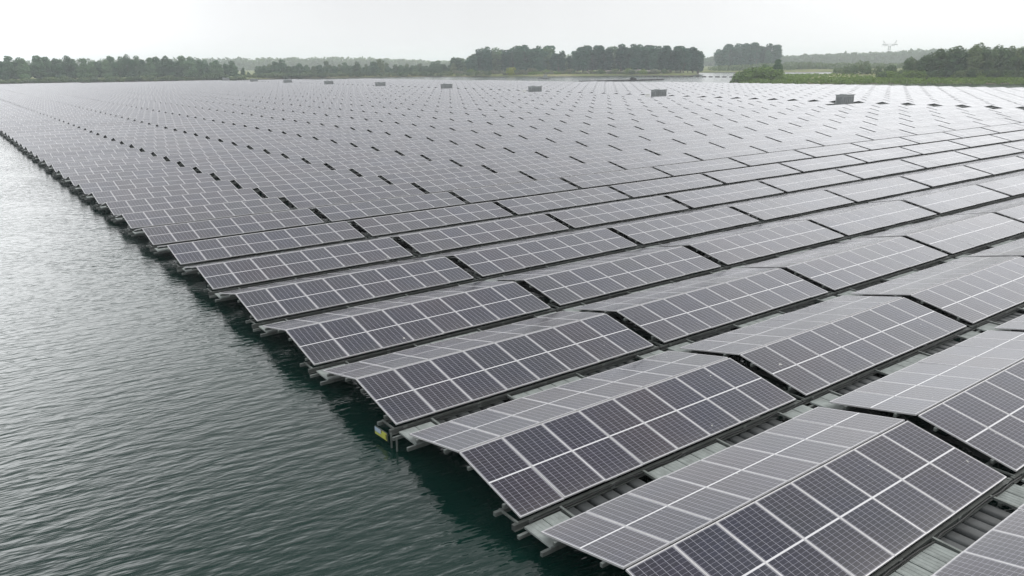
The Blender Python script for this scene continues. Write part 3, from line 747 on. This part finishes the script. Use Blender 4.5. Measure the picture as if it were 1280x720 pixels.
# small work boat
def hull_fn(m):
    st = [(-3.4, .9, .55), (-1.5, 1.15, .5), (1.0, 1.1, .55), (2.6, .65, .7), (3.6, .05, .95)]
    for (x0, w0, h0), (x1, w1, h1) in zip(st, st[1:]):
        for s in (-1, 1):
            q = [(x0, s*w0*.6, -.15), (x1, s*w1*.6, -.1), (x1, s*w1, h1), (x0, s*w0, h0)]
            m.quad(q if s < 0 else q[::-1])
        m.quad([(x0, -w0, h0-.05), (x1, -w1, h1-.05), (x1, w1, h1-.05), (x0, w0, h0-.05)])
    m.quad([(-3.4, -.54, -.15), (-3.4, -.9, .55), (-3.4, .9, .55), (-3.4, .54, -.15)])
bt = link('work_boat', None, loc=(267, 330, 0), rz=2.5); tag(bt, 'small grey work boat with a wheelhouse on the far water', 'boat')
link('hull', one(hull_fn, 'hull', [CAB]), bt)
link('wheelhouse', one(lambda m: (m.box(-1.8, .2, -.7, .7, .5, 1.9), m.box(-2.0, .4, -.85, .85, 1.902, 2.0)), 'wheelhouse', [CAB]), bt)
link('window', one(lambda m: m.box(.205, .22, -.55, .55, 1.2, 1.75), 'window', [BLACK]), bt)
link('mast', one(lambda m: m.bar((-1, 0, 2), (-1, 0, 3.6), .09, .09), 'mast', [CAB]), bt)
# boom of small floats across the mouth of the inlet
bm = bmesh.new(); bmesh.ops.create_cone(bm, segments=12, radius1=.45, radius2=.45, depth=2.6, cap_ends=True)
bmesh.ops.bevel(bm, geom=[e for e in bm.edges if abs(e.verts[0].co.z-e.verts[1].co.z) < 1e-4], offset=.15, segments=2, affect='EDGES')
bmesh.ops.rotate(bm, cent=(0, 0, 0), matrix=Matrix.Rotation(math.pi/2, 3, 'Y'), verts=bm.verts)
me = bpy.data.meshes.new('boom_float'); bm.to_mesh(me); bm.free(); me.materials.append(BLACK)
for i in range(16):
    f = i/15
    o = link('boom_float', me, loc=(341-2*f, 332-71*f, .1), rz=math.pi/2+rt_.uniform(-.3, .3))
    tag(o, 'dark barrel float in the boom across the inlet mouth', 'float', 'boom floats across the inlet')

# ------------------------------------------------------------------ haze
hz = MB(); hz.box(-EXT-40, EXT+40, -EXT-40, EXT+40, -2.4, 46)
m = bpy.data.materials.new('haze_air'); m.use_nodes = True; nt = m.node_tree; nt.nodes.clear()
out = nt.nodes.new('ShaderNodeOutputMaterial'); pv = nt.nodes.new('ShaderNodeVolumePrincipled')
pv.inputs['Color'].default_value = (.91, .965, 1.0, 1); pv.inputs['Density'].default_value = .00036; pv.inputs['Anisotropy'].default_value = .2
nt.links.new(pv.outputs[0], out.inputs['Volume'])
tag(link('haze', hz.mesh('haze', [m])), kind='stuff')

# ------------------------------------------------------------------ light
SUN_AZ, SUN_EL = math.radians(105), math.radians(48)       # azimuth clockwise from +y
wd = bpy.data.worlds.new('World'); SC.world = wd; wd.use_nodes = True; nt = wd.node_tree; nt.nodes.clear()
wo = nt.nodes.new('ShaderNodeOutputWorld'); bg = nt.nodes.new('ShaderNodeBackground'); nt.links.new(bg.outputs[0], wo.inputs[0])
sky = nt.nodes.new('ShaderNodeTexSky'); sky.sky_type = 'NISHITA'; sky.sun_disc = False
sky.sun_elevation = SUN_EL; sky.sun_rotation = SUN_AZ; sky.dust_density = 4; sky.air_density = 1; sky.ozone_density = 1
tc = nt.nodes.new('ShaderNodeTexCoord'); sp = nt.nodes.new('ShaderNodeSeparateXYZ'); nt.links.new(tc.outputs['Generated'], sp.inputs[0])
cl = noise_(nt, tc.outputs['Generated'], 2.2, 5, .55)
zf = math_(nt, 'MAXIMUM', sp.outputs[2], 0.0)
# cloud deck: brightest in a low band, shaped for water and panel reflections
S = .1
PROFILE = [(0, 8.0), (.09, 7.0), (.16, 12.5), (.27, 13.8), (.40, 11.0), (.60, 7.8), (1, 6.5)]   # overcast luminance against height
rise = math_(nt, 'MULTIPLY', ramp(nt, zf, [(p_, (v_/20,)*3) for p_, v_ in PROFILE]), 20.0)
# bright lobe added low in the northern sky to lighten the water
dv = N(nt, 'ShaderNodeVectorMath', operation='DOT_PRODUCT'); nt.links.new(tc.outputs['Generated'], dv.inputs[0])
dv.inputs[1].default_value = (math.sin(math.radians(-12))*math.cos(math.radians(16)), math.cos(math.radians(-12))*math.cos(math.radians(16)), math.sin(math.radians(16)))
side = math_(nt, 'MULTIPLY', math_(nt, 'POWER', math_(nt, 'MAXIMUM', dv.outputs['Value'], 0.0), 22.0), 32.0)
dv2 = N(nt, 'ShaderNodeVectorMath', operation='DOT_PRODUCT'); nt.links.new(tc.outputs['Generated'], dv2.inputs[0])  # second bright lobe added to the sky, to whiten the right-hand panels
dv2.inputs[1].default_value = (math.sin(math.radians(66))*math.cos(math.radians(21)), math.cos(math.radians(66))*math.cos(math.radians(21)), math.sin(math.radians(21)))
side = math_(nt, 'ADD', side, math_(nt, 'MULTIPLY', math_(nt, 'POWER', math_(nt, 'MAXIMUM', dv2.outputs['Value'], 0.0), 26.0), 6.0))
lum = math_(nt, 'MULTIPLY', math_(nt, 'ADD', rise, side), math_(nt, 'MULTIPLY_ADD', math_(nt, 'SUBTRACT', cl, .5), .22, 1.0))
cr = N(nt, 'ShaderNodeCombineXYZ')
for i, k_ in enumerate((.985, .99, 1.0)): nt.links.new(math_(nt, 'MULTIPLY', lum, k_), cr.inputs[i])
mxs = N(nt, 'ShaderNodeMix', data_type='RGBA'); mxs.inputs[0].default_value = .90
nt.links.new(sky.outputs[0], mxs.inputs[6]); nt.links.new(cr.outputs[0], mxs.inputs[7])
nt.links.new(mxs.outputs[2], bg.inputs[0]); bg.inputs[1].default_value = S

sd_ = bpy.data.lights.new('sun', 'SUN'); sd_.energy = 1.25; sd_.angle = math.radians(30); sd_.color = (1, .97, .93)
so = bpy.data.objects.new('sun', sd_); COL.objects.link(so)
sdir = Vector((math.sin(SUN_AZ)*math.cos(SUN_EL), math.cos(SUN_AZ)*math.cos(SUN_EL), math.sin(SUN_EL)))
so.rotation_euler = sdir.to_track_quat('Z', 'Y').to_euler()

SC.view_settings.view_transform = 'Standard'; SC.view_settings.look = 'None'
SC.view_settings.exposure = .38; SC.view_settings.gamma = 1
SC.render.engine = 'CYCLES'
SC.cycles.max_bounces = 6; SC.cycles.volume_bounces = 4
